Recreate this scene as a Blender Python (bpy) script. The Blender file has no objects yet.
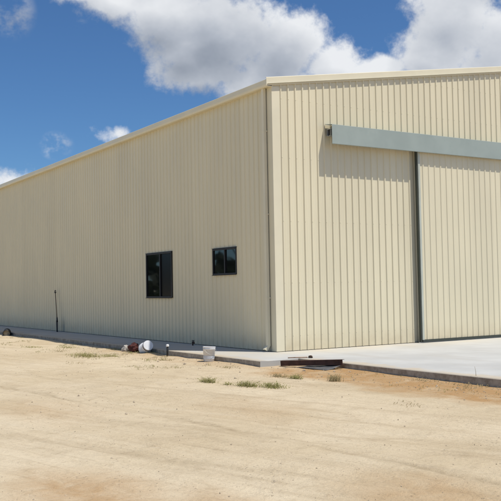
import bpy, bmesh, math, random
from mathutils import Vector, Matrix, noise

random.seed(11)
sc = bpy.context.scene
COL = sc.collection
rad = math.radians
GZ = -0.12                     # yard level; the concrete floor is z = 0

# ------------------------------------------------------------------ helpers
class MB:
    """collects faces, builds one mesh object"""
    def __init__(s):
        s.v = []; s.f = []; s.sm = []
    def face(s, pts, smooth=False):
        i = len(s.v); s.v.extend([tuple(p) for p in pts])
        s.f.append(list(range(i, i + len(pts)))); s.sm.append(smooth)
    def grid(s, rows, smooth=True, close=False):
        i = len(s.v); n = len(rows[0])
        for r in rows: s.v.extend([tuple(p) for p in r])
        for a in range(len(rows) - 1):
            for b in range(n if close else n - 1):
                c = (b + 1) % n
                s.f.append([i + a*n + b, i + a*n + c, i + (a+1)*n + c, i + (a+1)*n + b]); s.sm.append(smooth)
    def box(s, x0, x1, y0, y1, z0, z1, M=None):
        P = [(x0,y0,z0),(x1,y0,z0),(x1,y1,z0),(x0,y1,z0),(x0,y0,z1),(x1,y0,z1),(x1,y1,z1),(x0,y1,z1)]
        if M: P = [tuple(M @ Vector(p)) for p in P]
        i = len(s.v); s.v.extend(P)
        for q in ((0,3,2,1),(4,5,6,7),(0,1,5,4),(1,2,6,5),(2,3,7,6),(3,0,4,7)):
            s.f.append([i+k for k in q]); s.sm.append(False)
    def prism(s, prof, to3, a, b, caps=True):
        """closed 2-D profile swept from a to b; to3(u, v, t) -> point"""
        n = len(prof); i = len(s.v)
        for t in (a, b): s.v.extend([tuple(to3(u, v, t)) for u, v in prof])
        for k in range(n):
            s.f.append([i+k, i+(k+1) % n, i+n+(k+1) % n, i+n+k]); s.sm.append(False)
        if caps:
            s.f.append([i+k for k in range(n)][::-1]); s.f.append([i+n+k for k in range(n)]); s.sm += [False, False]
    def tube(s, pts, r, n=10, caps=True):
        pts = [Vector(p) for p in pts]; rows = []
        rr = r if isinstance(r, (list, tuple)) else [r]*len(pts)
        up = Vector((0.13, 0.21, 0.97))
        for k, p in enumerate(pts):
            t = (pts[min(k+1, len(pts)-1)] - pts[max(k-1, 0)]).normalized()
            if abs(t.dot(up)) > .95: up = Vector((0.9, .3, .1))
            x = t.cross(up).normalized(); y = t.cross(x)
            rows.append([p + rr[k]*(math.cos(a)*x + math.sin(a)*y) for a in [2*math.pi*j/n for j in range(n)]])
        s.grid(rows, True, True)
        if caps:
            s.face(rows[0][::-1]); s.face(rows[-1])
    def lathe(s, prof, M=None, n=32, cap0=False, cap1=False, wob=0):
        rows = []
        for r, z in prof:
            row = []
            for j in range(n):
                a = 2*math.pi*j/n
                q = r*(1 + wob*math.sin(2*a + 1.1))
                p = Vector((q*math.cos(a), q*math.sin(a), z))
                row.append(M @ p if M else p)
            rows.append(row)
        s.grid(rows, True, True)
        if cap0: s.face(rows[0][::-1])
        if cap1: s.face(rows[-1])
    def build(s, name, mat, parent=None, bevel=0, merge=True):
        me = bpy.data.meshes.new(name)
        me.from_pydata(s.v, [], s.f)
        me.polygons.foreach_set('use_smooth', s.sm)
        if merge:
            bm = bmesh.new(); bm.from_mesh(me)
            bmesh.ops.remove_doubles(bm, verts=bm.verts, dist=1e-5)
            bmesh.ops.recalc_face_normals(bm, faces=bm.faces)
            bm.to_mesh(me); bm.free()
        me.materials.append(mat)
        o = bpy.data.objects.new(name, me); COL.objects.link(o)
        if parent: o.parent = parent
        if bevel:
            m = o.modifiers.new('bevel', 'BEVEL'); m.width = bevel; m.segments = 2; m.limit_method = 'ANGLE'; m.angle_limit = rad(40)
        return o

def thing(name, label, cat, loc=(0, 0, 0), group=None):
    o = bpy.data.objects.new(name, None); COL.objects.link(o)
    o.location = loc; o.empty_display_size = .1
    o['label'] = label; o['category'] = cat
    if group: o['group'] = group
    return o
def tag(o, label, cat, group=None):
    o['label'] = label; o['category'] = cat
    if group: o['group'] = group
    return o

class NT:
    """small node-tree writer"""
    def __init__(s, tree): s.t = tree; s.n = tree.nodes; s.l = tree.links
    def new(s, typ, **kw):
        n = s.n.new(typ)
        for k, v in kw.items(): setattr(n, k, v)
        return n
    def put(s, sock, v):
        if isinstance(v, bpy.types.NodeSocket): s.l.new(v, sock)
        else: sock.default_value = v
    def math(s, op, a, b=0.0, c=None, clamp=False):
        n = s.new('ShaderNodeMath', operation=op, use_clamp=clamp)
        s.put(n.inputs[0], a); s.put(n.inputs[1], b)
        if c is not None: s.put(n.inputs[2], c)
        return n.outputs[0]
    def vmath(s, op, a, b=None):
        n = s.new('ShaderNodeVectorMath', operation=op); s.put(n.inputs[0], a)
        if b is not None: s.put(n.inputs[1], b)
        return n.outputs[0]
    def mix(s, f, a, b, blend='MIX'):
        n = s.new('ShaderNodeMix', data_type='RGBA', blend_type=blend)
        s.put(n.inputs['Factor'], f); s.put(n.inputs[6], a); s.put(n.inputs[7], b)
        return n.outputs[2]
    def ramp(s, f, lo, hi, a=0.0, b=1.0, smooth=True):
        n = s.new('ShaderNodeMapRange', interpolation_type='SMOOTHSTEP' if smooth else 'LINEAR')
        s.put(n.inputs[0], f); s.put(n.inputs[1], lo); s.put(n.inputs[2], hi); s.put(n.inputs[3], a); s.put(n.inputs[4], b)
        return n.outputs[0]
    def noise(s, vec, scale, detail=4, rough=.55, dist=0.0):
        n = s.new('ShaderNodeTexNoise'); s.put(n.inputs['Vector'], vec)
        n.inputs['Scale'].default_value = scale; n.inputs['Detail'].default_value = detail
        n.inputs['Roughness'].default_value = rough; n.inputs['Distortion'].default_value = dist
        return n.outputs['Fac']
    def bump(s, h, strength, dist, nrm=None):
        n = s.new('ShaderNodeBump'); n.inputs['Strength'].default_value = strength; n.inputs['Distance'].default_value = dist
        s.put(n.inputs['Height'], h)
        if nrm: s.put(n.inputs['Normal'], nrm)
        return n.outputs[0]
    def mapping(s, vec, scale=(1,1,1), rot=(0,0,0), loc=(0,0,0)):
        n = s.new('ShaderNodeMapping'); s.put(n.inputs[0], vec)
        n.inputs['Scale'].default_value = scale; n.inputs['Rotation'].default_value = rot; n.inputs['Location'].default_value = loc
        return n.outputs[0]

def c4(c): return (c[0], c[1], c[2], 1.0)
def material(name, rough=.6, spec=.5, metal=0.0):
    m = bpy.data.materials.new(name); m.use_nodes = True
    t = NT(m.node_tree); b = m.node_tree.nodes['Principled BSDF']
    b.inputs['Roughness'].default_value = rough; b.inputs['Specular IOR Level'].default_value = spec
    b.inputs['Metallic'].default_value = metal
    pos = t.new('ShaderNodeNewGeometry').outputs['Position']
    return m, t, b, pos
def plain(name, col, rough=.6, var=.12, scale=6, spec=.5, metal=0.0, bump=0.0, dirt=None, dirt_amt=.5):
    m, t, b, pos = material(name, rough, spec, metal)
    obj = t.new('ShaderNodeTexCoord').outputs['Object']
    n = t.noise(obj, scale, 5)
    lo = [x*(1-var) for x in col]; hi = [min(1, x*(1+var)) for x in col]
    c = t.mix(t.ramp(n, .3, .7), c4(lo), c4(hi))
    if dirt:
        n2 = t.noise(obj, scale*2.3, 6, .65)
        c = t.mix(t.ramp(n2, .48, .72, 0, dirt_amt), c, c4(dirt))
    t.put(b.inputs['Base Color'], c)
    t.put(b.inputs['Roughness'], t.ramp(n, .2, .8, rough*.85, min(1, rough*1.12)))
    if bump: t.put(b.inputs['Normal'], t.bump(t.noise(obj, scale*6, 4), bump, .01))
    return m

# ------------------------------------------------------------------ materials
CREAM = (.78, .70, .495)
def cladding(name, axis, col=CREAM):
    m, t, b, pos = material(name, .42, .4)
    sep = t.new('ShaderNodeSeparateXYZ'); t.l.new(pos, sep.inputs[0])
    s_, z_ = sep.outputs[axis], sep.outputs[2]
    sheet = t.math('FLOOR', t.math('DIVIDE', t.math('ADD', s_, 50.06), .816))   # one tone per sheet
    wn = t.new('ShaderNodeTexWhiteNoise', noise_dimensions='1D'); t.put(wn.inputs['W'], sheet)
    k = t.ramp(wn.outputs['Value'], 0, 1, .965, 1.02, False)
    big = t.noise(t.mapping(pos, (.8, .8, .35)), 1.0, 4)
    k = t.math('MULTIPLY', k, t.ramp(big, .25, .75, .965, 1.025))
    streak = t.noise(t.mapping(pos, (9, 9, .25)), 1.0, 3)
    k = t.math('MULTIPLY', k, t.ramp(streak, .3, .75, 1.01, .98))
    dust = t.math('MULTIPLY', t.ramp(z_, 0.0, .55, 1, 0), t.ramp(t.noise(pos, 3.5, 5, .65), .25, .75, .1, .42))
    c = t.mix(1.0, c4(col), k, 'MULTIPLY')
    c = t.mix(dust, c, (.48, .37, .23, 1))
    t.put(b.inputs['Base Color'], c)
    t.put(b.inputs['Roughness'], t.ramp(big, .3, .7, .38, .5))
    oil = t.noise(t.mapping(pos, (2.2, 2.2, .9)), 1.0, 2)
    t.put(b.inputs['Normal'], t.bump(oil, .5, .012))
    return m
M_GABLE = cladding('cream_cladding_gable', 0)
M_SIDE = cladding('cream_cladding_side', 1)
M_DOOR = cladding('cream_cladding_door', 0)
M_TRIM = plain('cream_trim', (.785, .712, .52), .4, .03, 1.5, .4)
M_ROOF = plain('zinc_roof', (.60, .60, .57), .4, .06, 1.0, .5, .3)
M_OLIVE = plain('olive_grey_steel', (.050, .058, .046), .55, .12, 5)
M_PALE = plain('pale_grey_green_trim', (.50, .52, .44), .5, .05, 3)
M_HEAD = plain('blue_grey_painted_steel', (.345, .395, .36), .55, .05, 1.4, .3, 0, 0, (.30, .35, .32), .5)
M_GALV = plain('galvanised_steel', (.45, .46, .45), .42, .12, 8, .5, .5)
M_BLACK = plain('black_frame', (.010, .010, .011), .5, .2, 9)
M_DARK = plain('dark_interior', (.012, .012, .012), .9, .2, 5)
M_RUBBER = plain('black_rubber', (.02, .02, .02), .8, .2, 9)
M_RUST = plain('rusty_brown_steel', (.085, .045, .036), .75, .35, 9, .3, .2, .5, (.12, .055, .03), .8)
M_SHEET = plain('weathered_grey_sheet', (.11, .11, .11), .7, .2, 7, .4, .2, .3, (.16, .12, .08), .6)
M_WOOD = plain('weathered_timber', (.34, .23, .16), .8, .3, 12, .3, 0, .4)
M_HANDLE = plain('grey_brown_timber_handle', (.20, .145, .09), .7, .25, 12, .3)
M_PLASTIC = plain('white_plastic', (.74, .75, .76), .42, .05, 7, .45, 0, 0, (.52, .45, .35), .45)
M_BLUEPRINT = plain('faded_blue_print', (.68, .70, .72), .5, .06, 16, .4, 0, 0, (.22, .33, .42), .85)
M_MUD = plain('dried_mud', (.09, .058, .04), .95, .3, 22, .2, 0, .8)
M_SACK = plain('dark_red_brown_cloth', (.11, .038, .032), .85, .4, 10, .2, 0, .9, (.03, .015, .015), .7)
M_PIPE = plain('black_pipe', (.02, .02, .02), .6, .2, 9)
M_WHITECAP = plain('white_cap', (.78, .78, .76), .5, .05, 9)

m, t, b, pos = material('window_glass', .03, .5)
obj = t.new('ShaderNodeTexCoord').outputs['Object']
t.put(b.inputs['Base Color'], (.006, .007, .008, 1)); b.inputs['IOR'].default_value = 1.75
t.put(b.inputs['Normal'], t.bump(t.noise(obj, 1.3, 1), .08, .02))
M_GLASS = m
m, t, b, pos = material('fly_screen_glass', .22, .5)
obj = t.new('ShaderNodeTexCoord').outputs['Object']
t.put(b.inputs['Base Color'], t.mix(t.noise(obj, 40, 2), (.006, .006, .006, 1), (.012, .012, .012, 1))); b.inputs['IOR'].default_value = 1.22
M_SCREEN = m

# concrete
m, t, b, pos = material('concrete', .8, .3)
geo = t.new('ShaderNodeNewGeometry')
sepn = t.new('ShaderNodeSeparateXYZ'); t.l.new(geo.outputs['True Normal'], sepn.inputs[0])
sepp = t.new('ShaderNodeSeparateXYZ'); t.l.new(pos, sepp.inputs[0])
n1 = t.noise(pos, .55, 5, .6); n2 = t.noise(t.mapping(pos, (1.0, 3.2, 1)), 1.6, 6, .65); n3 = t.noise(pos, 55, 3, .6)
c = t.mix(t.ramp(n1, .3, .7), (.45, .445, .42, 1), (.55, .545, .515, 1))
c = t.mix(t.ramp(n2, .5, .78, 0, .4), c, (.45, .42, .36, 1))
c = t.mix(t.ramp(n3, .35, .75, 0, .18), c, (.36, .35, .33, 1))
dusty = t.math('MULTIPLY', t.ramp(sepp.outputs[1], -1.9, -.1), t.ramp(t.noise(pos, 1.2, 4), .3, .7, .2, .75))
c = t.mix(dusty, c, (.55, .49, .38, 1))
front_zone = t.math('LESS_THAN', sepp.outputs[1], -1.63)
edge_x = t.math('ADD', -1.4, t.math('MULTIPLY', front_zone, .93))
dist = t.math('SUBTRACT', sepp.outputs[0], edge_x)
soil = t.math('SUBTRACT', t.math('MULTIPLY', t.noise(pos, 1.7, 6, .68), 1.15), t.math('ADD', .30, t.math('MULTIPLY', dist, .75)))
c = t.mix(t.ramp(soil, 0.0, .28, 0, .65), c, (.52, .42, .28, 1))
tyre = t.noise(t.mapping(pos, (1.6, .22, 1), (0, 0, .12)), 1.0, 5, .6)
c = t.mix(t.ramp(tyre, .52, .72, 0, .28), c, (.40, .36, .30, 1))
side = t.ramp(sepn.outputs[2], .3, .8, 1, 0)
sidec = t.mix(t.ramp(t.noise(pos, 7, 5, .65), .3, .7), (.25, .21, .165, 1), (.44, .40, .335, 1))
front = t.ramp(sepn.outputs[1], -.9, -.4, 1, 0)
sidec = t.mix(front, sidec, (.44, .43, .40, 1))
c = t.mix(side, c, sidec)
t.put(b.inputs['Base Color'], c)
t.put(b.inputs['Normal'], t.bump(t.math('ADD', t.noise(pos, 30, 5, .6), t.math('MULTIPLY', t.noise(pos, 2.5, 3), 2.0)), .25, .006))
M_CONC = m

# sandy yard
m, t, b, pos = material('sandy_dirt', .95, .15)
at = t.new('ShaderNodeAttribute', attribute_name='orange').outputs['Fac']
TR = rad(-17)
tv = t.mapping(pos, (1, 1, 1), (0, 0, TR))
st1 = t.noise(t.mapping(tv, (3.2, .16, 1)), 1.0, 5, .6, .4)       # wheel streaks
st2 = t.noise(t.mapping(tv, (9, .7, 1), loc=(3, 7, 0)), 1.0, 5, .62, .5)
n1 = t.noise(pos, .33, 5, .6); n2 = t.noise(pos, 2.4, 6, .65, .6); n3 = t.noise(pos, 26, 5, .7); n4 = t.noise(pos, 120, 3, .6)
c = t.mix(t.ramp(n1, .32, .68), (.585, .47, .305, 1), (.69, .575, .40, 1))
c = t.mix(t.ramp(st1, .5, .72, 0, .4), c, (.43, .33, .205, 1))
c = t.mix(t.ramp(st1, .28, .46, .4, 0), c, (.66, .56, .40, 1))
c = t.mix(t.ramp(st2, .54, .72, 0, .3), c, (.40, .305, .19, 1))
n5 = t.noise(pos, 7.5, 5, .68, .3)
c = t.mix(t.ramp(n5, .52, .72, 0, .26), c, (.335, .245, .14, 1))
c = t.mix(t.ramp(n5, .26, .42, .3, 0), c, (.64, .55, .40, 1))
c = t.mix(t.ramp(n2, .5, .74, 0, .45), c, (.45, .345, .215, 1))
c = t.mix(t.math('MULTIPLY', at, t.ramp(n2, .3, .6, .5, 1.0), clamp=True), c, (.44, .265, .118, 1))
tk = t.new('ShaderNodeAttribute', attribute_name='track').outputs['Fac']
c = t.mix(t.math('MULTIPLY', tk, t.ramp(n5, .3, .65, .35, .95)), c, (.33, .25, .15, 1))
c = t.mix(t.ramp(n3, .5, .72, 0, .28), c, (.30, .22, .13, 1))
c = t.mix(t.ramp(n3, .25, .42, .32, 0), c, (.63, .55, .42, 1))
c = t.mix(t.ramp(n4, .5, .78, 0, .26), c, (.27, .20, .13, 1))
vor = t.new('ShaderNodeTexVoronoi', feature='F1'); t.put(vor.inputs['Vector'], t.mapping(pos, (1, 1, .2))); vor.inputs['Scale'].default_value = 17
sp = t.math('MULTIPLY', t.ramp(vor.outputs['Distance'], .10, .2, 1, 0), t.ramp(t.noise(pos, 1.4, 3), .48, .62))
c = t.mix(t.math('MULTIPLY', sp, .3), c, (.26, .19, .13, 1))
t.put(b.inputs['Base Color'], c)
h = t.math('ADD', t.math('MULTIPLY', n2, 1.2), t.math('ADD', t.math('MULTIPLY', n3, .55), t.math('MULTIPLY', n4, .16)))
h = t.math('ADD', h, t.math('ADD', t.math('MULTIPLY', st2, .9), t.math('MULTIPLY', sp, .25)))
t.put(b.inputs['Normal'], t.bump(h, .85, .032))
M_SAND = m
M_PEB = plain('pebble_stone', (.44, .36, .26), .9, .35, 3, .2)
def leafmat(name, a, bcol):
    m, t, b, pos = material(name, .6, .3)
    n = t.noise(pos, 30, 3)
    t.put(b.inputs['Base Color'], t.mix(t.ramp(n, .35, .65), c4(a), c4(bcol)))
    tr = t.new('ShaderNodeBsdfTranslucent'); t.put(tr.inputs[0], c4([x*1.3 for x in bcol]))
    mx = t.new('ShaderNodeMixShader'); mx.inputs[0].default_value = .4
    t.l.new(b.outputs[0], mx.inputs[1]); t.l.new(tr.outputs[0], mx.inputs[2])
    t.l.new(mx.outputs[0], t.n['Material Output'].inputs[0])
    return m
M_GRASS = leafmat('green_weed', (.20, .205, .06), (.33, .325, .12))
M_DRY = leafmat('dry_weed', (.27, .22, .11), (.38, .32, .18))
M_BUSH = leafmat('dark_bush', (.012, .022, .008), (.028, .042, .014))

# ------------------------------------------------------------------ setting
def rut(x, y):
    u = x*math.cos(rad(17)) + y*math.sin(rad(17))
    w = noise.noise(Vector((u*1.7, y*.13, 3.1)))*.018 + noise.noise(Vector((u*.8, y*.05, 9.0)))*.02
    return w
def ground_h(x, y):
    if x > -.30 and y > -1.2: return GZ - .12
    h = GZ + rut(x, y) + noise.noise(Vector((x*.35, y*.35, 1)))*.03 + noise.noise(Vector((x*1.9, y*1.9, 5)))*.012 + noise.noise(Vector((x*5.5, y*5.5, 8)))*.007
    # low crumbly bank against the slabs
    if y < -1.63: d = -.47 - x
    else: d = -1.4 - x
    if -.4 < d < 1.2:
        bank = max(0, 1 - abs(d - .12)/.5)
        h += bank*(.012 + .03*noise.noise(Vector((x*1.3, y*1.1, 21))))
    if x > -.45 and y > -11 and y < -1.2: h = min(h, GZ - .05)
    if x > -1.36 and y > -1.58: h = min(h, GZ - .05)
    far = math.hypot(x + 6, y)
    if far > 60: h += noise.noise(Vector((x*.012, y*.012, 4)))*min(1.2, (far - 60)*.02)
    return h
def axis_vals(lo, hi, step, ext):
    v = [lo + i*step for i in range(int((hi - lo)/step) + 1)]
    a, s = v[-1], step
    while a < ext: s *= 1.28; a += s; v.append(a)
    a, s = v[0], step
    while a > -ext: s *= 1.28; a -= s; v.insert(0, a)
    return v
xs = axis_vals(-11.5, 1.0, .075, 900); ys = axis_vals(-14.0, 9.0, .085, 900)
def orange_amt(x, y):
    w = noise.noise(Vector((x*.8, y*.5, 2)))*.55 + noise.noise(Vector((x*2.6, y*1.7, 7)))*.28
    o = 0
    if y < -1.4:
        d = -.47 - x
        reach = 1.65 + w*.9 + .16*max(0, -y - 4)*.5
        o = max(o, max(0, min(1, (reach - d)/.55)) * max(0, min(1, (-1.2 - y)/1.6)))
    d2 = -1.4 - x
    if y > -3 and y < 6: o = max(o, .45*max(0, min(1, (.95 + w - d2)/.8)))
    for cx, cy, r, k in ((-8.1, -9.6, .85, .75), (-7.35, -10.35, .5, .5), (-5.95, -11.0, .8, .55), (-4.6, -6.5, 1.1, .25), (-6.9, -4.6, 1.0, .3)):
        q = math.hypot((x - cx)*1.5, (y - cy)*.75)/r + w*.7
        o = max(o, k*max(0, min(1, 1.25 - q)))
    return o
TRACKS = [(-6.29, -1.92, -.105, .05, .8), (-7.35, -7.6, -.44, .10, .55), (-5.75, -7.9, -.36, .10, .5), (-8.6, -5.2, -.40, .11, .45), (-4.3, -5.6, -.22, .09, .35), (-6.9, -3.6, -.17, .08, .4)]
def track_amt(x, y):
    m = 0
    for x0, y0, k, wd, st in TRACKS:
        w = noise.noise(Vector((y*.35, x0, 3)))*.12 + noise.noise(Vector((y*1.7, x0, 8)))*.03
        d = abs(x - (x0 + (y - y0)*k + w))/wd
        if d < 1.6: m = max(m, st*max(0, 1 - d/1.6)*max(0, min(1, .55 + 1.6*noise.noise(Vector((y*.55, x0*2, 12))))))
    return m
ground_base = ground_h
def ground_h(x, y):
    h = ground_base(x, y)
    if -11 < x < -2.5 and -14 < y < 6:
        h += noise.noise(Vector((x*11, y*11, 15)))*.0035 - .014*track_amt(x, y)
    return h
gm = MB(); gm.grid([[(x, y, ground_h(x, y)) for x in xs] for y in ys], True)
ground = gm.build('ground', M_SAND, merge=False); ground['kind'] = 'structure'
a_ = ground.data.attributes.new('orange', 'FLOAT', 'POINT')
a_.data.foreach_set('value', [orange_amt(v[0], v[1]) for v in gm.v])

t_ = ground.data.attributes.new('track', 'FLOAT', 'POINT')
t_.data.foreach_set('value', [track_amt(v[0], v[1]) if -12 < v[0] < -2 and -15 < v[1] < 7 else 0.0 for v in gm.v])
# concrete: path strip beside the long wall and apron before the door; one L-shaped slab with chipped edges
def slab(name, loop, z0=-.45):
    mb = MB(); n = len(loop); e = .016
    out = []
    for k in range(n):                                  # subdivide each edge and nibble it
        p, q = Vector(loop[k]), Vector(loop[(k+1) % n]); L = (q - p).length
        cnt = max(1, int(L/.18)) if L < 45 else 1
        nr = Vector(((q - p).y, -(q - p).x)).normalized()
        for j in range(cnt):
            w = p.lerp(q, j/cnt)
            if j: w = w + nr*noise.noise(Vector((w.x*3, w.y*3, 6)))*.010
            out.append(w)
    m = len(out); cx = sum(o.x for o in out)/m; cy = sum(o.y for o in out)/m
    def ins(k, d):
        a, b_ = out[k-1], out[(k+1) % m]; tt = (b_ - a).normalized()
        return out[k] - Vector((tt.y, -tt.x))*d
    top = [ins(k, e) for k in range(m)]
    mb.v = [(p.x, p.y, 0) for p in top] + [(p.x, p.y, -e*.8) for p in out] + [(p.x, p.y, z0) for p in out]
    mb.f = [list(range(m))] + [[k, m+k, m+(k+1) % m, (k+1) % m] for k in range(m)] + [[m+k, 2*m+k, 2*m+(k+1) % m, m+(k+1) % m] for k in range(m)]
    mb.sm = [False]*len(mb.f)
    o = mb.build(name, M_CONC); o['kind'] = 'structure'; return o
slab('pavement', [(-1.4, 43.5), (-1.4, -1.63), (-.47, -1.63), (-.47, -10.5), (17.2, -10.5), (17.2, 43.5)])

# gravel: far too many to count
gv = MB(); rnd = random.Random(5)
ico = [Vector(p).normalized() for p in ((0,0,1),(1,0,.1),(0,1,-.1),(-1,0,.1),(0,-1,-.1),(0,0,-1))]
icf = ((0,1,2),(0,2,3),(0,3,4),(0,4,1),(5,2,1),(5,3,2),(5,4,3),(5,1,4))
cnt = 0
while cnt < 5500:
    x = rnd.uniform(-10.5, -.6); y = rnd.uniform(-13.2, 7)
    if x > -1.5 and y > -1.75: continue
    near_edge = (x > -1.7 and y < -1.6) or (x > -2.6 and y >= -1.6)
    dens = .35 + .9*noise.noise(Vector((x*.7, y*.5, 30)))
    if not near_edge and rnd.random() > dens: continue
    s = min(.024, .0034*math.exp(rnd.gauss(.25, .55))) * (1.6 if near_edge else 1)
    z = ground_h(x, y) + s*.25; i = len(gv.v); an = rnd.uniform(0, 6.28)
    for p in ico:
        q = p * s * rnd.uniform(.7, 1.25); xx = q.x*math.cos(an) - q.y*.7*math.sin(an); yy = q.x*math.sin(an) + q.y*.7*math.cos(an)
        gv.v.append((x + xx, y + yy, z + q.z*.7))
    for f in icf: gv.f.append([i+k for k in f]); gv.sm.append(False)
    cnt += 1
gravel = gv.build('gravel', M_PEB, merge=False); gravel['kind'] = 'stuff'
tag(gravel, 'small stones and clods scattered over the sandy yard', 'gravel')

# ------------------------------------------------------------------ the metal shed
PITCH = .2043; RH = .025
W_B, L_B, RIDGE, SLOPE, EAVE = 16.6, 42.0, 8.3, .157, 6.03
WX = .105      # outer plane of the long side wall
shed = thing('metal_shed', 'big cream corrugated steel shed with large sliding door and two dark windows', 'shed')

def profile(L, off=0.0, minor=True):
    """(s, h) along the sheet, h = outward height of the corrugation"""
    pts = [(0, 0)]
    s = off
    while s < L - .04:
        if s > .035:
            pts += [(s-.032, 0), (s-.013, RH), (s+.013, RH), (s+.032, 0)]
            if minor and s + PITCH < L:
                for f in (.37, .63):
                    q = s + PITCH*f
                    pts += [(q-.011, 0), (q-.004, .0012), (q+.004, .0012), (q+.011, 0)]
        s += PITCH
    pts.append((L, 0))
    return [p for k, p in enumerate(pts) if k == 0 or p[0] > pts[k-1][0] + 1e-4]
def split_at(prof, cuts):
    out = [prof[0]]
    for a, b_ in zip(prof, prof[1:]):
        for c in sorted(cuts):
            if a[0] + 1e-5 < c < b_[0] - 1e-5:
                out.append((c, a[1] + (b_[1]-a[1])*(c-a[0])/(b_[0]-a[0])))
        out.append(b_)
    return out
def clad(name, mat, prof, to3, zlo, ztop, holes=(), parent=shed):
    prof = split_at(prof, [c for h in holes for c in h[:2]])
    mb = MB()
    for (s0, h0), (s1, h1) in zip(prof, prof[1:]):
        spans = [(zlo, None)]
        mid = (s0 + s1)/2
        for (a, b_, z0, z1) in holes:
            if a < mid < b_:
                spans = ([(zlo, z0)] if z0 > zlo else []) + [(z1, None)]
        for lo, hi in spans:
            mb.face([to3(s0, h0, lo), to3(s1, h1, lo), to3(s1, h1, hi if hi is not None else ztop(s1)), to3(s0, h0, hi if hi is not None else ztop(s0))])
    return mb.build(name, mat, parent)

WINS = [(5.03, 6.66, 1.22, 2.488), (1.61, 2.765, 1.785, 2.438)]
clad('wall', M_SIDE, profile(L_B, .40), lambda s, h, z: (WX - h, s, z), .012, lambda s: EAVE - .018, WINS)
gtop = lambda s: EAVE + .035 + SLOPE*(s if s < RIDGE else W_B - s)
clad('wall', M_GABLE, profile(W_B, .345), lambda s, h, z: (max(s, WX), -h, z), .012, gtop, [(4.55, 12.05, 0, 4.75)])
clad('wall', M_SIDE, profile(L_B, .12, False), lambda s, h, z: (W_B + h, s, z), .012, lambda s: EAVE - .03)
clad('wall', M_GABLE, profile(W_B, .16, False), lambda s, h, z: (s, L_B + h, z), .012, gtop)
# roof, two slopes with ridge cap
rp = profile(L_B + .16, .1, False)
mb = MB()
for (s0, h0), (s1, h1) in zip(rp, rp[1:]):
    for sg in (0, 1):
        P = lambda s, h, w: ((w if not sg else W_B - w), s - .08, EAVE + .02 + SLOPE*w + h)
        mb.face([P(s0, h0, -.04), P(s1, h1, -.04), P(s1, h1, RIDGE), P(s0, h0, RIDGE)])
roof = mb.build('roof', M_ROOF, shed)
mb = MB()
zr = EAVE + .04 + SLOPE*RIDGE
mb.prism([(-.2, -.2*SLOPE), (0, 0), (.2, -.2*SLOPE), (.2, -.2*SLOPE-.012), (0, -.012), (-.2, -.2*SLOPE-.012)], lambda u, v, q: (RIDGE+u, q, zr+v), -.05, L_B+.05)
mb.build('ridge_cap', M_TRIM, roof)
# barge flashings on both gables (a folded strip, with a roll along its lower edge)
for y0, sg in ((0, -1), (L_B, 1)):
    for half in (0, 1):
        mb = MB()
        pf = [(.0, .195), (-.026, .195), (-.034, .185), (-.034, .026), (-.039, .016), (-.039, .004), (-.034, 0), (-.0265, 0.003), (-.0265, .010), (-.030, .012), (-.030, .180), (0, .187)]
        def to3(u, v, w):
            x = w if not half else W_B - w
            return (x, y0 - sg*u, EAVE - .02 + SLOPE*w + v)
        mb.prism(pf, to3, -.056, RIDGE - (0.001 if half else 0))
        mb.build('barge_flashing', M_TRIM, shed, .003)
# eave gutters (quad profile) with brackets and end caps
for x0, sg in ((0, -1), (W_B, 1)):
    mb = MB()
    b_ = -.110 if sg < 0 else -.002
    pf = [(b_, .150), (b_, 0), (.026, -.010), (.042, 0), (.052, .04), (.052, .141), (.046, .151), (.034, .147), (.034, .140), (.043, .139), (.043, .042), (.034, .008), (.024, -.002), (b_+.008, .008), (b_+.008, .150)]
    mb.prism(pf, lambda u, v, w: (x0 + sg*u, w, EAVE - .028 + v), -.030, L_B + .030)
    g = mb.build('gutter', M_TRIM, shed)
    for yj in (5.9, 11.9, 17.9, 23.9, 29.9, 35.9):
        mb = MB(); mb.prism([(.046, .149), (.0535, .141), (.0535, .04), (.0435, -.001), (.026, -.012), (.0, -.008), (.0, -.002), (.040, .004), (.050, .04), (.050, .14)], lambda u, v, w: (x0 + sg*u, w, EAVE - .028 + v), yj, yj + .05)
        mb.build('gutter_joint', M_TRIM, g)
# corner flashings
for cx, cy, sx, sy in ((0, 0, -1, -1), (W_B, 0, 1, -1), (0, L_B, -1, 1), (W_B, L_B, 1, 1)):
    mb = MB(); g = .006
    cx = cx + (WX if sx < 0 else 0)
    zt = EAVE - .13 if True else 0
    A = [(g, -.19), (g, g), (-.24, g), (-.24, g-.004), (g-.004, g-.004), (g-.004, -.19)]   # (outward along x, outward along y)
    mb.prism(A, lambda u, v, z: (cx + sx*u, cy + sy*v, z), .01, EAVE - .019 if sx < 0 else EAVE)
    mb.build('corner_flashing', M_TRIM, shed, .002)
# downpipe beside the front corner
mb = MB()
dp = [(-.05, 0), (-.05, -.0)]
x0, x1, y0, y1 = .006, .078, .205, .285
mb.box(x0, x1, y0, y1, .14, EAVE - .030)
mb.face([(x0, y0, .14), (x1, y0, .14), (x1 - .09, y0, .02), (x0 - .09, y0, .06)])
mb.face([(x0, y1, .14), (x1, y1, .14), (x1 - .09, y1, .02), (x0 - .09, y1, .06)])
mb.face([(x0, y0, .14), (x0, y1, .14), (x0 - .09, y1, .06), (x0 - .09, y0, .06)])
mb.face([(x1, y0, .14), (x1, y1, .14), (x1 - .09, y1, .02), (x1 - .09, y0, .02)])
dpipe = mb.build('downpipe', M_TRIM, shed)
for z in (1.2, 3.1, 5.0):
    mb = MB(); mb.box(x0 - .004, WX - .006, y0 - .004, y1 + .004, z, z + .03); mb.build('strap', M_TRIM, dpipe)
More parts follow.
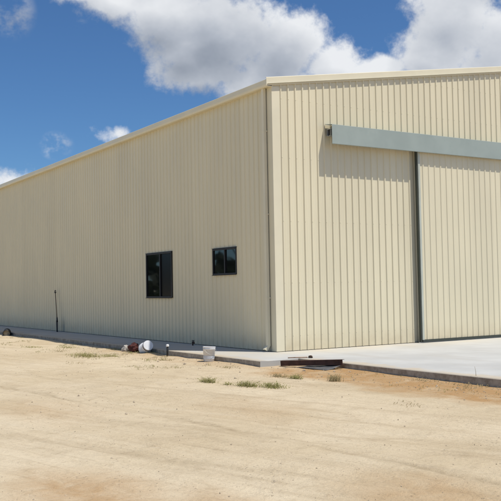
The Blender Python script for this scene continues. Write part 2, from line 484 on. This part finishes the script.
# fasteners: a row of small screw heads at each girt
mb = MB()
for z in (.35, 1.55, 2.95, 4.4, 5.75):
    s = .345
    while s < W_B:
        zz = z
        if not (4.3 < s < 12.2 and zz < 5.3) and zz < gtop(s) - .1:
            mb.lathe([(.0075, 0), (.0075, .004), (.005, .0065)], Matrix.Translation((s, -RH, zz)) @ Matrix.Rotation(rad(90), 4, 'X'), 6, False, True)
        s += PITCH
for z in (6.6, 7.0):
    s = .345
    while s < W_B:
        if z < gtop(s) - .1: mb.lathe([(.0075, 0), (.0075, .004), (.005, .0065)], Matrix.Translation((s, -RH, z)) @ Matrix.Rotation(rad(90), 4, 'X'), 6, False, True)
        s += PITCH
for z in (.35, 1.02, 2.72, 4.2, 5.6):
    s = .40
    while s < 26:
        if s > .1 : mb.lathe([(.0075, 0), (.0075, .004), (.005, .0065)], Matrix.Translation((WX - RH, s, z)) @ Matrix.Rotation(rad(-90), 4, 'Y'), 6, False, True)
        s += PITCH
scr = mb.build('screw_heads', M_TRIM, shed); scr['kind'] = 'stuff'

# windows: aluminium frame standing a little proud, two sashes
def window(y0, y1, z0, z1, split, right_screen, label):
    fw = .038
    mb = MB(); xo, xi = WX - .040, WX + .06
    mb.box(xo, xi, y0, y0+fw, z0, z1); mb.box(xo, xi, y1-fw, y1, z0, z1)
    mb.box(xo, xi, y0+fw, y1-fw, z0, z0+fw); mb.box(xo, xi, y0+fw, y1-fw, z1-fw, z1)
    w = mb.build('window', M_BLACK, shed, .003)
    w['label'] = label
    ym = y0 + (y1-y0)*split
    mb = MB(); mb.box(WX - .028, WX + .03, ym-.022, ym+.022, z0+fw, z1-fw); mb.build('mullion', M_BLACK, w, .002)
    for a, b_, mat, x, nm in ((ym+.022, y1-fw, M_GLASS, WX - .012, 'pane'), (y0+fw, ym-.022, M_SCREEN if right_screen else M_GLASS, WX + .004, 'fly_screen' if right_screen else 'pane')):
        mb = MB(); mb.box(x, x+.006, a, b_, z0+fw, z1-fw); mb.build(nm, mat, w)
    mb = MB(); mb.box(xo-.022, xo-.001, y0-.004, y1+.004, z0-.014, z0-.001); mb.build('sill', M_BLACK, w)
    mb = MB(); mb.box(xo-.012, WX - .002, y0-.006, y1+.006, z1+.002, z1+.014); mb.build('head_flashing', M_BLACK, w)
window(*WINS[0], .46, True, 'larger dark window further from the corner')
window(*WINS[1], .5, False, 'smaller dark window nearer the corner')

# sliding doors: ribbed leaves in a steel frame, hung from the track box
ZB, ZT = .022, 4.93
def leaf(x0, x1):
    yb, yf = -.105, -.165                                  # rear and front of the leaf's frame
    root = MB()
    pr = profile(x1 - x0 - .14, .12)
    for (s0, h0), (s1, h1) in zip(pr, pr[1:]):
        root.face([(x0+.055+s0, yf-h0*.7, ZB+.055), (x0+.055+s1, yf-h1*.7, ZB+.055), (x0+.055+s1, yf-h1*.7, ZT), (x0+.055+s0, yf-h0*.7, ZT)])
    d = root.build('sliding_door', M_DOOR, shed)
    mb = MB()
    mb.box(x0, x0+.05, yb, yf+.004, ZB, ZT); mb.box(x1-.05, x1, yb, yf+.004, ZB, ZT)
    mb.box(x0+.05, x1-.05, yb, yf+.004, ZB, ZB+.075); mb.box(x0+.05, x1-.05, yb, yf+.004, ZT-.08, ZT)
    for z in (1.6, 3.2): mb.box(x0+.05, x1-.05, yb, yf+.012, z, z+.06)
    mb.build('door_frame', M_OLIVE, d, .003)
    for a in (x0 - .003, x1 - .09):
        mb = MB()
        mb.prism([(0, 0), (.062, 0), (.062, -.022), (.004, -.022), (.004, .03), (0, .03)] if a < x1 - 1 else [(0, -.026), (0, 0), (.093, 0), (.093, .03), (.089, .03), (.089, -.026)],
                 lambda u, v, z: (a+u, yf + v + .001, z), ZB+.05, ZT - .001)
        mb.build('edge_flashing', M_PALE, d)
    mb = MB(); mb.box(x0+.002, x1-.002, yf-.034, yf-.002, ZB+.004, ZB+.048); mb.build('bottom_rail', M_OLIVE, d)
    mb = MB(); mb.box(x0 - .034, x0 - .005, yb+.01, yf-.002, ZB, ZT - .01) if x0 < 6 else mb.box(x1 + .005, x1 + .034, yb+.01, yf-.002, ZB, ZT - .01)
    mb.build('edge_channel', M_OLIVE, d, .003)
    return d
leaf(4.375, 8.28); leaf(8.32, 12.23)
mb = MB(); mb.box(4.3, 12.3, -.14, -.11, .003, .018); mb.build('floor_guide', M_GALV, shed)
# track cover box over the doors, open at its ends
HX0, HX1 = 1.575, 15.0
mb = MB()
prof = [(-.034, 5.262), (-.30, 5.222), (-.303, 5.218), (-.303, 4.770), (-.297, 4.764), (-.27, 4.764), (-.27, 4.769), (-.295, 4.770), (-.297, 4.774), (-.297, 5.212), (-.034, 5.254)]
mb.prism(prof, lambda u, v, x: (x, u, v), HX0, HX1)
hd = mb.build('track_cover', M_HEAD, shed, .0015)
for x in (HX0 + 6.1, HX0 + 12.2):   # laps between cover lengths
    mb = MB(); mb.box(x, x+.05, -.3055, -.3035, 4.772, 5.215); mb.build('lap_strip', M_HEAD, hd)
mb = MB()   # hollow track rail
mb.prism([(-.09, 5.13), (-.225, 5.13), (-.225, 4.97), (-.175, 4.97), (-.175, 4.978), (-.217, 4.978), (-.217, 5.122), (-.098, 5.122), (-.098, 4.978), (-.14, 4.978), (-.14, 4.97), (-.09, 4.97)], lambda u, v, x: (x, u, v), HX0 + .01, HX1 - .01)
mb.build('track_rail', M_GALV, hd)
k = 0
while HX0 + .04 + k*1.22 < HX1:
    x = HX0 + .04 + k*1.22
    mb = MB(); mb.prism([(-.29, 5.137), (-.031, 5.137), (-.031, 4.98), (-.088, 4.98), (-.088, 5.128), (-.29, 5.128)][::-1] if False else [(-.29, 5.146), (-.031, 5.146), (-.031, 4.98), (-.040, 4.98), (-.040, 5.137), (-.29, 5.137)], lambda u, v, q, x=x: (q, u, v), x, x+.05)
    mb.build('track_bracket', M_GALV, hd); k += 1
mb = MB(); mb.box(HX0 + .05, HX0 + .12, -.21, -.105, 4.985, 5.115); mb.build('end_stop', M_RUBBER, hd)

# ------------------------------------------------------------------ loose things
def bucket(root, M, h=.33, r0=.118, r1=.14):
    mb = MB()
    mb.lathe([(r0*.94, .004), (r0, .012), (r1*.985, h*.84), (r1*1.035, h*.845), (r1*1.035, h*.86), (r1*.99, h*.865), (r1, h*.93), (r1*1.035, h*.935), (r1*1.035, h), (r1*.96, h), (r1*.95, h*.9), (r0*.93, .03)], M, 40, True, True)
    body = mb.build('bucket_body', M_PLASTIC, root)
    return body
G = lambda x, y: ground_h(x, y)
bx, by = -1.56, .15
z = G(bx, by)
wb = thing('bucket', 'upright white plastic bucket with muddy top and faded blue print', 'bucket', (bx, by, z))
Mb = Matrix.Rotation(rad(2.5), 4, 'Y') @ Matrix.Translation((0, 0, -.004))
bucket(wb, Mb, .32, .112, .133)
mb = MB(); mb.lathe([(.1175, .06), (.1235, .125)], Mb, 40); mb.build('printed_band', M_BLUEPRINT, wb)
mb = MB(); mb.lathe([(.126, .308), (.09, .317), (.03, .312), (.002, .315)], Mb, 24, False, True, .02); mb.build('mud_contents', M_MUD, wb)
pts = []
for k in range(17):
    a = math.pi*k/16
    pts.append(Mb @ Vector((.14*math.cos(a), -.02 - .13*math.sin(a), .28 - .13*math.sin(a))))
mb = MB(); mb.tube(pts, .0025, 6); mb.build('wire_handle', M_GALV, wb)

bx, by = -1.60, 3.18
z = G(bx, by)
tb = thing('bucket', 'white bucket tipped on its side against the slab edge', 'bucket', (bx, by, z))
# axis: mouth towards the far left, base towards the viewer and slightly up
ax = Vector((.10, .80, -.28)).normalized()
q = ax.to_track_quat('Z', 'Y').to_matrix().to_4x4()
Mt = Matrix.Translation((0, -.13, .19)) @ q
bucket(tb, Mt, .34, .125, .148)
mb = MB(); mb.lathe([(.131, .03), (.128, .14), (.002, .15)], Mt, 24); mb.build('muddy_inside', M_MUD, tb)
pts = [Mt @ Vector((.156*math.cos(math.pi*k/14), .12*math.sin(math.pi*k/14)+.03, .29 + .15*math.sin(math.pi*k/14))) for k in range(15)]
mb = MB(); mb.tube(pts, .0025, 6); mb.build('wire_handle', M_GALV, tb)

def lump(name, mat, size, seed, amp=.35, parent=None, loc=(0,0,0), flat=True):
    bm = bmesh.new(); bmesh.ops.create_icosphere(bm, subdivisions=4, radius=1)
    for v in bm.verts:
        n = noise.noise(v.co*1.3 + Vector((seed, 0, 0)))*amp + noise.noise(v.co*3.1 + Vector((0, seed, 0)))*amp*.5 + abs(noise.noise(v.co*6 + Vector((0, 0, seed))))*amp*.45 - abs(noise.noise(v.co*2.2 + Vector((seed, seed, 0))))*amp*.6
        v.co *= 1 + n
        v.co = Vector((v.co.x*size[0], v.co.y*size[1], v.co.z*size[2]))
        if flat and v.co.z < -size[2]*.75: v.co.z = -size[2]*.75
    for f in bm.faces: f.smooth = True
    me = bpy.data.meshes.new(name); bm.to_mesh(me); bm.free(); me.materials.append(mat)
    o = bpy.data.objects.new(name, me); COL.objects.link(o); o.location = loc
    if parent: o.parent = parent
    return o
sx, sy = -1.60, 3.86
o = lump('crumpled_sack', M_SACK, (.13, .22, .125), 3.3, .4, None, (sx, sy, G(sx, sy) + .095))
tag(o, 'crumpled dark red-brown sack lying beside the tipped white bucket', 'sack')
sx, sy = -1.62, 4.34
o = lump('stone', M_WHITECAP if False else plain('pale_stone', (.5, .46, .40), .9, .25, 9, .2, 0, .5), (.10, .12, .085), 8.1, .3, None, (sx, sy, G(sx, sy) + .06))
tag(o, 'pale rounded stone just left of the red-brown sack', 'stone')

px_, py_ = -1.50, 2.24
st = thing('marker_stake', 'short black marker stake with white cap beside the slab', 'stake', (px_, py_, G(px_, py_)))
mb = MB(); mb.tube([(0, 0, -.1), (.004, 0, .12), (.008, 0, .235)], [.024, .024, .022], 10); mb.build('post', M_PIPE, st)
mb = MB(); mb.lathe([(.033, .222), (.036, .235), (.036, .262), (.028, .277), (.004, .281)], Matrix.Translation((.008, 0, 0)), 16, True, True); mb.build('cap', M_WHITECAP, st)

# shovel leaning on the shaded wall
sh = thing('shovel', 'long thin-handled narrow shovel leaning against the shaded side wall', 'shovel', (-.14, 13.66, .0))
mb = MB(); mb.tube([(.005, .02, .36), (.05, .22, .85), (.10, .46, 1.40)], [.017, .016, .016], 10); mb.build('handle', M_HANDLE, sh)
mb = MB(); mb.tube([(.098, .40, 1.415), (.1, .46, 1.40), (.102, .53, 1.42)], .02, 8); mb.tube([(.098, .40, 1.415), (.104, .44, 1.49), (.106, .51, 1.495), (.102, .53, 1.42)], .012, 8); mb.build('grip', M_BLACK, sh)
rows = []
for k in range(9):
    tt = k/8; w = .10*(1 - .25*(1-tt)**2) if tt < .88 else .055
    rows.append([(-.012 + .018*tt + .018*(1 - (2*j/6-1)**2), -.03 + .06*tt + w*(2*j/6-1), .003 + .44*tt) for j in range(7)])
mb = MB(); mb.grid(rows, True); bl = mb.build('blade', M_BLACK, sh)
sm = bl.modifiers.new('s', 'SOLIDIFY'); sm.thickness = .004
mb = MB(); mb.tube([(0.0, .0, .36), (.004, .02, .42), (.012, .05, .52)], [.026, .028, .022], 10); mb.build('socket', M_BLACK, sh)

# short pipe end where the slab runs out of sight
px_, py_ = -1.66, 14.75
pe = thing('drain_pipe', 'short black drain pipe end poking out at the far slab edge', 'pipe', (px_, py_, G(px_, py_)))
q = Vector((-.35, -1, -.08)).normalized().to_track_quat('Z', 'Y').to_matrix().to_4x4()
Mp = Matrix.Translation((.1, .25, .10)) @ q
mb = MB(); mb.lathe([(.135, -.25), (.135, .28), (.118, .28), (.118, -.25)], Mp, 28); mb.build('pipe_shell', M_PIPE, pe)
mb = MB(); mb.lathe([(.117, .17), (.06, .19), (.002, .2)], Mp, 20); mb.build('sand_plug', plain('sand_plug', (.52, .43, .30), .95, .2, 12, .2), pe)

# tap on the slab by the side wall
o = thing('garden_tap', 'small dark tap fitting at the foot of the side wall', 'tap', (-.16, 3.45, 0))
mb = MB(); mb.tube([(0, 0, .0), (0, 0, .09)], .017, 8); mb.tube([(.0, .02, .085), (-.02, -.10, .095), (-.03, -.13, .06)], [.022, .018, .016], 8); mb.build('tap_body', M_RUST, o)
mb = MB(); mb.box(-.012, .012, -.075, .035, .122, .138); mb.tube([(0, -.02, .09), (0, -.02, .125)], .009, 8); mb.build('tap_handle', M_BLACK, o)

# rusty channel beam over a grey sheet in the corner between the slabs
A = Vector((-.99, -1.78, -.062)); B = Vector((-.545, -3.19, .022))
tdir = (B - A).normalized(); nx = Vector((tdir.y, -tdir.x, 0)).normalized(); nz = nx.cross(tdir)
if nz.z < 0: nz = -nz
mb = MB(); hh, ww, th = .052, .036, .007
pf = [(-ww, -hh), (ww, -hh), (ww, -hh+th), (-ww+th, -hh+th), (-ww+th, hh-th), (ww, hh-th), (ww, hh), (-ww, hh)]
L_ = (B - A).length
side_ = 1 if nx.x > 0 else -1
mb.prism(pf, lambda u, v, w: A + tdir*w + nx*u*side_ + nz*v, 0, L_)
o = mb.build('steel_beam', M_RUST, None, .002)
tag(o, 'rusty dark brown steel beam lying along the step between the slabs', 'beam')
mb = MB()
rows = []
for i in range(7):
    u = i/6
    rows.append([Vector((-.98 + .34*u + .05*j/8, -2.28 - .86*j/8 - .03*u, -.118 + .012 + .07*u*u*(.4 + .6*j/8) + .008*noise.noise(Vector((u*3, j*.7, 2))))) for j in range(9)])
mb.grid(rows, True)
o = mb.build('metal_sheet', M_SHEET); s_ = o.modifiers.new('s', 'SOLIDIFY'); s_.thickness = .003
tag(o, 'bent grey metal sheet on the dirt under the rusty beam', 'metal sheet')
mb = MB(); mb.tube([(-.66, -1.53, .012), (-.47, -1.60, .012), (-.31, -1.73, .014)], [.010, .011, .011], 8)
o = mb.build('timber_stick', M_WOOD); tag(o, 'thin brown stick lying on the slab behind the rusty beam', 'stick')
o = lump('stone', M_MUD, (.04, .055, .028), 5.2, .35, None, (-.27, -1.77, .022)); tag(o, 'dark flat stone on the slab at the end of the thin stick', 'stone')

# weeds, each clump a thing
def weed(x, y, label, n, h, spread, seed, mat=M_GRASS, flat=.8, kind='weed'):
    spread *= 1.25; h *= .88; n = int(n*1.15)
    r = random.Random(seed); mb = MB(); mi = []
    for k in range(n):
        a = r.uniform(0, 6.283); d = spread*math.sqrt(r.random())*r.uniform(.3, 1)
        bx, by = d*math.cos(a)*.7, d*math.sin(a)*1.35
        bz = G(x+bx, y+by) - G(x, y) - .01
        an = r.uniform(0, 6.283); hh = h*r.uniform(.35, 1.1)*(1 - .5*d/max(spread, .01)); ln = hh*r.uniform(.2, 1.3)*flat*2
        w = r.uniform(.003, .007); dx, dy = math.cos(an), math.sin(an)
        P = [Vector((bx + dx*ln*q**1.6, by + dy*ln*q**1.6, bz + hh*(q - .3*q*q*flat))) for q in (0, .4, .75, 1)]
        sd = Vector((-dy, dx, 0)); dry = 1 if r.random() < .3 else 0
        for q in range(3):
            w0, w1 = w*(1 - .3*q), w*(1 - .3*(q+1)) if q < 2 else .0006
            mb.face([P[q]-sd*w0, P[q]+sd*w0, P[q+1]+sd*w1, P[q+1]-sd*w1]); mi.append(dry)
        if r.random() < .45:                              # a leaf on the stem
            c = P[2]; u = Vector((r.uniform(-1,1), r.uniform(-1,1), r.uniform(-.1,.6))).normalized()*r.uniform(.015,.035); v_ = Vector((-u.y, u.x, .01)).normalized()*r.uniform(.006,.012)
            mb.face([c, c+u*.5+v_, c+u, c+u*.5-v_]); mi.append(dry)
    o = mb.build('weed_clump', mat, merge=False); o.data.materials.append(M_DRY); o.data.polygons.foreach_set('material_index', mi); o.location = (x, y, G(x, y))
    tag(o, label, kind, 'weed clumps in the dirt'); return o
weed(-2.95, 7.75, 'low green weed clump furthest left below the shovel', 120, .10, .45, 1)
weed(-2.2, 7.1, 'low weed clump close to the slab right of the shovel', 110, .11, .40, 2)
weed(-2.85, 5.75, 'thin sparse weeds right of the leftmost clump', 45, .12, .32, 3, M_DRY)
weed(-3.0, 3.55, 'large spreading green weed clump left of the tipped bucket', 320, .17, .55, 4)
weed(-2.5, 3.2, 'flat weed patch just right of the large left clump', 110, .10, .35, 14)
weed(-1.85, 3.55, 'low weeds at the foot of the tipped bucket', 70, .09, .30, 5)
weed(-3.55, -3.35, 'leafy green weed directly below the upright bucket', 150, .17, .17, 6)
weed(-3.48, -3.85, 'tiny weed between the two green clumps below the bucket', 45, .09, .12, 7)
weed(-3.35, -4.25, 'wide green weed clump left of the taller one', 230, .16, .24, 8)
weed(-3.12, -4.62, 'dense green weed clump furthest right in the front row', 220, .15, .24, 9)
weed(-2.1, -3.30, 'dull weed patch below the left end of the rusty beam', 110, .12, .22, 10, M_DRY)
weed(-2.06, -3.78, 'upright green weed below the middle of the rusty beam', 110, .18, .13, 11)
weed(-1.78, -4.5, 'wispy dry weed standing in the orange dirt below the sheet', 90, .24, .12, 12, M_DRY, .3)
weed(-1.55, -4.15, 'small dry sprig left of the wispy weed in orange dirt', 35, .13, .10, 13, M_DRY)
weed(-2.8, -7.45, 'flat brown withered weed alone on the sand at right', 60, .04, .28, 15, M_DRY, 1.2)
weed(-.75, -5.5, 'dry weeds along the apron edge left of the sprig', 70, .09, .30, 16, M_DRY)
weed(-.72, -6.5, 'dry tufts at the apron edge nearest the right side', 80, .10, .35, 17, M_DRY)
weed(-3.9, 2.0, 'scattered dry sprigs on sand left of the marker stake', 35, .07, .45, 18, M_DRY)
weed(-1.95, 1.4, 'dry tuft between marker stake and upright bucket', 45, .08, .30, 19, M_DRY)
weed(-2.0, -1.4, 'dry tuft right of the upright bucket by the slab end', 55, .09, .30, 20, M_DRY)
gc = MB(); r_ = random.Random(77); mi_ = []; k_ = 0
while k_ < 800:
    y = r_.uniform(-8.5, 15); d = abs(r_.gauss(.25, 1.0)) + .06
    x = (-1.4 if y > -1.63 else -.47) - d
    if noise.noise(Vector((x*1.1, y*.8, 40))) + .35*noise.noise(Vector((x*4, y*4, 41))) < .26 + .08*d: continue
    z = ground_h(x, y) - .006; dry = 0 if r_.random() < .35 else 1
    if y < -3.2 and r_.random() < .82: continue
    for q in range(r_.randint(2, 4)):
        an = r_.uniform(0, 6.283); hh = r_.uniform(.012, .05); ln = hh*r_.uniform(.3, 1.4); w_ = r_.uniform(.002, .0045)
        p0 = Vector((x + r_.gauss(0, .02), y + r_.gauss(0, .03), z)); dv = Vector((math.cos(an), math.sin(an), 0)); sd = Vector((-dv.y, dv.x, 0))*w_
        p1 = p0 + dv*ln*.4 + Vector((0, 0, hh*.7)); p2 = p0 + dv*ln + Vector((0, 0, hh))
        gc.face([p0-sd, p0+sd, p1+sd*.7, p1-sd*.7]); gc.face([p1-sd*.7, p1+sd*.7, p2]); mi_ += [dry, dry]
    k_ += 1
o = gc.build('ground_cover', M_GRASS, merge=False); o.data.materials.append(M_DRY); o.data.polygons.foreach_set('material_index', mi_)
o['kind'] = 'stuff'; tag(o, 'sparse dry and green sprouts in the dirt along the slab edge', 'ground cover')
# single sprig growing at the apron edge
mb = MB(); mb.tube([(0, 0, -.02), (.004, .01, .07), (-.01, .015, .15)], [.004, .003, .0015], 6)
o = mb.build('sprig', M_DRY); o.location = (-.42, -6.35, .0); tag(o, 'single thin dry sprig rising at the apron edge on the right', 'weed')

# far scrub beyond the yard (left of the shed; it mirrors in the windows)
wd = MB(); r = random.Random(9)
for k in range(2600):
    a = rad(-78 + 66*r.random()); d = r.uniform(62, 80)
    x, y = d*math.sin(a)*1.25 - 2, d*math.cos(a)*1.0
    top = 4.6 + 2.2*noise.noise(Vector((x*.06, y*.06, 2))) + 1.3*noise.noise(Vector((x*.3, y*.3, 5)))
    z = r.uniform(-.3, max(1.0, top)); s = r.uniform(.5, 1.15)
    u = Vector((r.gauss(0,1), r.gauss(0,1), r.gauss(0,1))).normalized()*s; v_ = u.orthogonal().normalized()*s*.8
    c = Vector((x, y, z))
    wd.face([c-u, c-v_, c+u*.9, c+v_])
o = wd.build('woodland', M_BUSH, merge=False); o['kind'] = 'stuff'; tag(o, 'dark far-off scrub beyond the yard', 'woodland')

# ------------------------------------------------------------------ sky and light
SUN_EL, SUN_AZ = rad(64.5), rad(148)
w = bpy.data.worlds.new('World'); sc.world = w; w.use_nodes = True
T = NT(w.node_tree); T.n.clear()
out = T.new('ShaderNodeOutputWorld'); bg = T.new('ShaderNodeBackground'); T.l.new(bg.outputs[0], out.inputs[0])
sky = T.new('ShaderNodeTexSky', sky_type='NISHITA'); sky.sun_disc = False
sky.sun_elevation = SUN_EL; sky.sun_rotation = SUN_AZ; sky.air_density = 1.0; sky.dust_density = .3; sky.ozone_density = 2.5; sky.altitude = 300
# cumulus: blobs in azimuth / elevation (degrees), broken up by fractal noise
BLOBS = [(21.3,19.7,3.2,1.4,1),(23.5,19.0,3.2,1.7,1),(26.84,18.0,4.2,2.7,1),(31.2,16.9,6.0,3.5,1),(28.6,16.2,3.6,2.4,1),(35.2,15.7,3.4,2.9,1),(38.1,14.6,2.9,1.9,1),(29.6,14.7,4.0,1.6,1),(33.8,13.9,4.6,1.7,1),
         (41.4,14.3,2.6,1.0,1),(46.4,17.4,3.3,4.0,1),(45.0,15.0,3.1,2.4,1),(49.5,15.0,4.3,3.4,1),(16.2,7.2,2.2,1.3,.55),(23.7,10.4,1.3,.7,.5),
         (28.0,23.0,6.2,4.2,1),(48.5,22.3,4.1,4.1,1),(-85,36,42,19,1),(120,40,30,20,1)]  # broad left blob: unseen cloud added as fill to brighten the shaded side wall
gt = bpy.data.node_groups.new('cloud_density', 'ShaderNodeTree')
gt.interface.new_socket('Dir', in_out='INPUT', socket_type='NodeSocketVector')
gt.interface.new_socket('Density', in_out='OUTPUT', socket_type='NodeSocketFloat')
g = NT(gt); gi = g.new('NodeGroupInput'); go = g.new('NodeGroupOutput')
d_ = gi.outputs[0]
sp_ = g.new('ShaderNodeSeparateXYZ'); g.l.new(d_, sp_.inputs[0])
az = g.math('MULTIPLY', g.math('ARCTAN2', sp_.outputs[0], sp_.outputs[1]), 57.29578)
el = g.math('MULTIPLY', g.math('ARCSINE', sp_.outputs[2]), 57.29578)
F = None
for (a0, e0, ra, re, kq) in BLOBS:
    u = g.math('DIVIDE', g.math('SUBTRACT', az, a0 if a0 < 180 else a0-360), ra); v = g.math('DIVIDE', g.math('SUBTRACT', el, e0), re)
    q = g.math('SUBTRACT', 1.0, g.math('SQRT', g.math('ADD', g.math('MULTIPLY', u, u), g.math('MULTIPLY', v, v))))
    if kq != 1: q = g.math('MULTIPLY', q, kq)
    F = q if F is None else g.math('SMOOTH_MAX', F, q, .12)
F = g.math('MINIMUM', F, .95)
nz1 = g.noise(g.mapping(d_, (1, 1, 1.25)), 13, 5, .56)
nz2 = g.noise(d_, 55, 4, .62)
gt.interface.new_socket('Fine', in_out='OUTPUT', socket_type='NodeSocketFloat')
den = g.math('ADD', F, g.math('MULTIPLY', g.math('SUBTRACT', nz1, .5), 1.25))
g.l.new(g.math('ADD', den, g.math('MULTIPLY', g.math('SUBTRACT', nz2, .5), .8)), go.inputs[1])
g.l.new(den, go.inputs[0])
dirv = T.new('ShaderNodeTexCoord').outputs['Generated']
dirv = T.vmath('NORMALIZE', dirv)
def dens(v):
    n = T.new('ShaderNodeGroup'); n.node_tree = gt; T.put(n.inputs[0], v); return n.outputs[0]
sunv = Vector((math.sin(SUN_AZ)*math.cos(SUN_EL), math.cos(SUN_AZ)*math.cos(SUN_EL), math.sin(SUN_EL)))
D0 = dens(dirv)
D1 = dens(T.vmath('NORMALIZE', T.vmath('ADD', dirv, tuple(sunv*.03))))
wisp = T.math('MULTIPLY', T.ramp(T.noise(T.mapping(dirv, (1, 1, 1.2)), 26, 4, .65), .42, .72), .75)
alpha = T.ramp(D0.node.outputs[1], -.04, .46)
lit = T.math('SUBTRACT', .60, T.math('MULTIPLY', T.math('SUBTRACT', D1, D0), .50))
thick = T.ramp(D0, .20, 1.0, .14, -.12)
sepd = T.new('ShaderNodeSeparateXYZ'); T.l.new(dirv, sepd.inputs[0])
azd = T.math('MULTIPLY', T.math('ARCTAN2', sepd.outputs[0], sepd.outputs[1]), 57.29578)
eld = T.math('MULTIPLY', T.math('ARCSINE', sepd.outputs[2]), 57.29578)
def soft(a0, e0, ra, re):
    u = T.math('DIVIDE', T.math('SUBTRACT', azd, a0), ra); v = T.math('DIVIDE', T.math('SUBTRACT', eld, e0), re)
    return T.ramp(T.math('ADD', T.math('MULTIPLY', u, u), T.math('MULTIPLY', v, v)), 0.0, 1.4, 1, 0)
veil = T.math('MULTIPLY', T.math('MAXIMUM', soft(16.6, 17.9, 1.6, 1.7), soft(19.5, 9.6, 1.1, .9)), wisp)
alpha = T.math('MAXIMUM', alpha, veil)
base = T.math('ADD', soft(30.5, 15.6, 7.2, 3.4), T.math('MULTIPLY', soft(50.0, 17.0, 3.4, 2.8), .6))   # shaded undersides
lit = T.math('SUBTRACT', T.math('ADD', lit, thick), T.math('MULTIPLY', base, .235), clamp=True)
ccol = T.new('ShaderNodeValToRGB'); T.put(ccol.inputs[0], lit)
cr = ccol.color_ramp; cr.elements[0].position = .08; cr.elements[0].color = (.24, .28, .35, 1); cr.elements[1].position = .88; cr.elements[1].color = (.83, .85, .88, 1)
e = cr.elements.new(.42); e.color = (.44, .48, .55, 1)
SKY = .085
cloud = T.vmath('SCALE', ccol.outputs[0]); cloud.node.inputs['Scale'].default_value = 1.0/SKY
tint = T.mix(1.0, sky.outputs[0], (.56, .84, 1.13, 1), 'MULTIPLY')
T.l.new(T.mix(alpha, tint, cloud), bg.inputs[0]); bg.inputs[1].default_value = SKY

sl = bpy.data.lights.new('sun', 'SUN'); sl.energy = 4.2; sl.angle = rad(.53); sl.color = (1.0, .955, .88)
so = bpy.data.objects.new('sun', sl); COL.objects.link(so); so.location = (5, -10, 30)
so.rotation_euler = (-sunv).to_track_quat('-Z', 'Y').to_euler()

# ------------------------------------------------------------------ camera
cam = bpy.data.cameras.new('camera'); co = bpy.data.objects.new('camera', cam); COL.objects.link(co)
R_ = Vector((0.8446555998391098, -0.5349744608202495, -0.018953731308560918)); U_ = Vector((-0.007590015540304647, -0.047372083363122375, 0.9988484756868458)); F_ = Vector((0.5352563024612897, 0.8435390992644743, 0.04407355995999823))
co.matrix_world = Matrix(((R_.x, U_.x, -F_.x, -10.5388), (R_.y, U_.y, -F_.y, -15.7531), (R_.z, U_.z, -F_.z, 1.45), (0, 0, 0, 1)))
cam.sensor_width = 36; cam.lens = 845.69/501*36; cam.clip_start = .05; cam.clip_end = 3000
sc.camera = co
sc.cycles.max_bounces = 5; sc.cycles.diffuse_bounces = 2; sc.cycles.glossy_bounces = 2
w.cycles.sampling_method = 'MANUAL'; w.cycles.sample_map_resolution = 256
sc.view_settings.view_transform = 'Standard'; sc.view_settings.look = 'None'; sc.view_settings.exposure = 0; sc.view_settings.gamma = 1
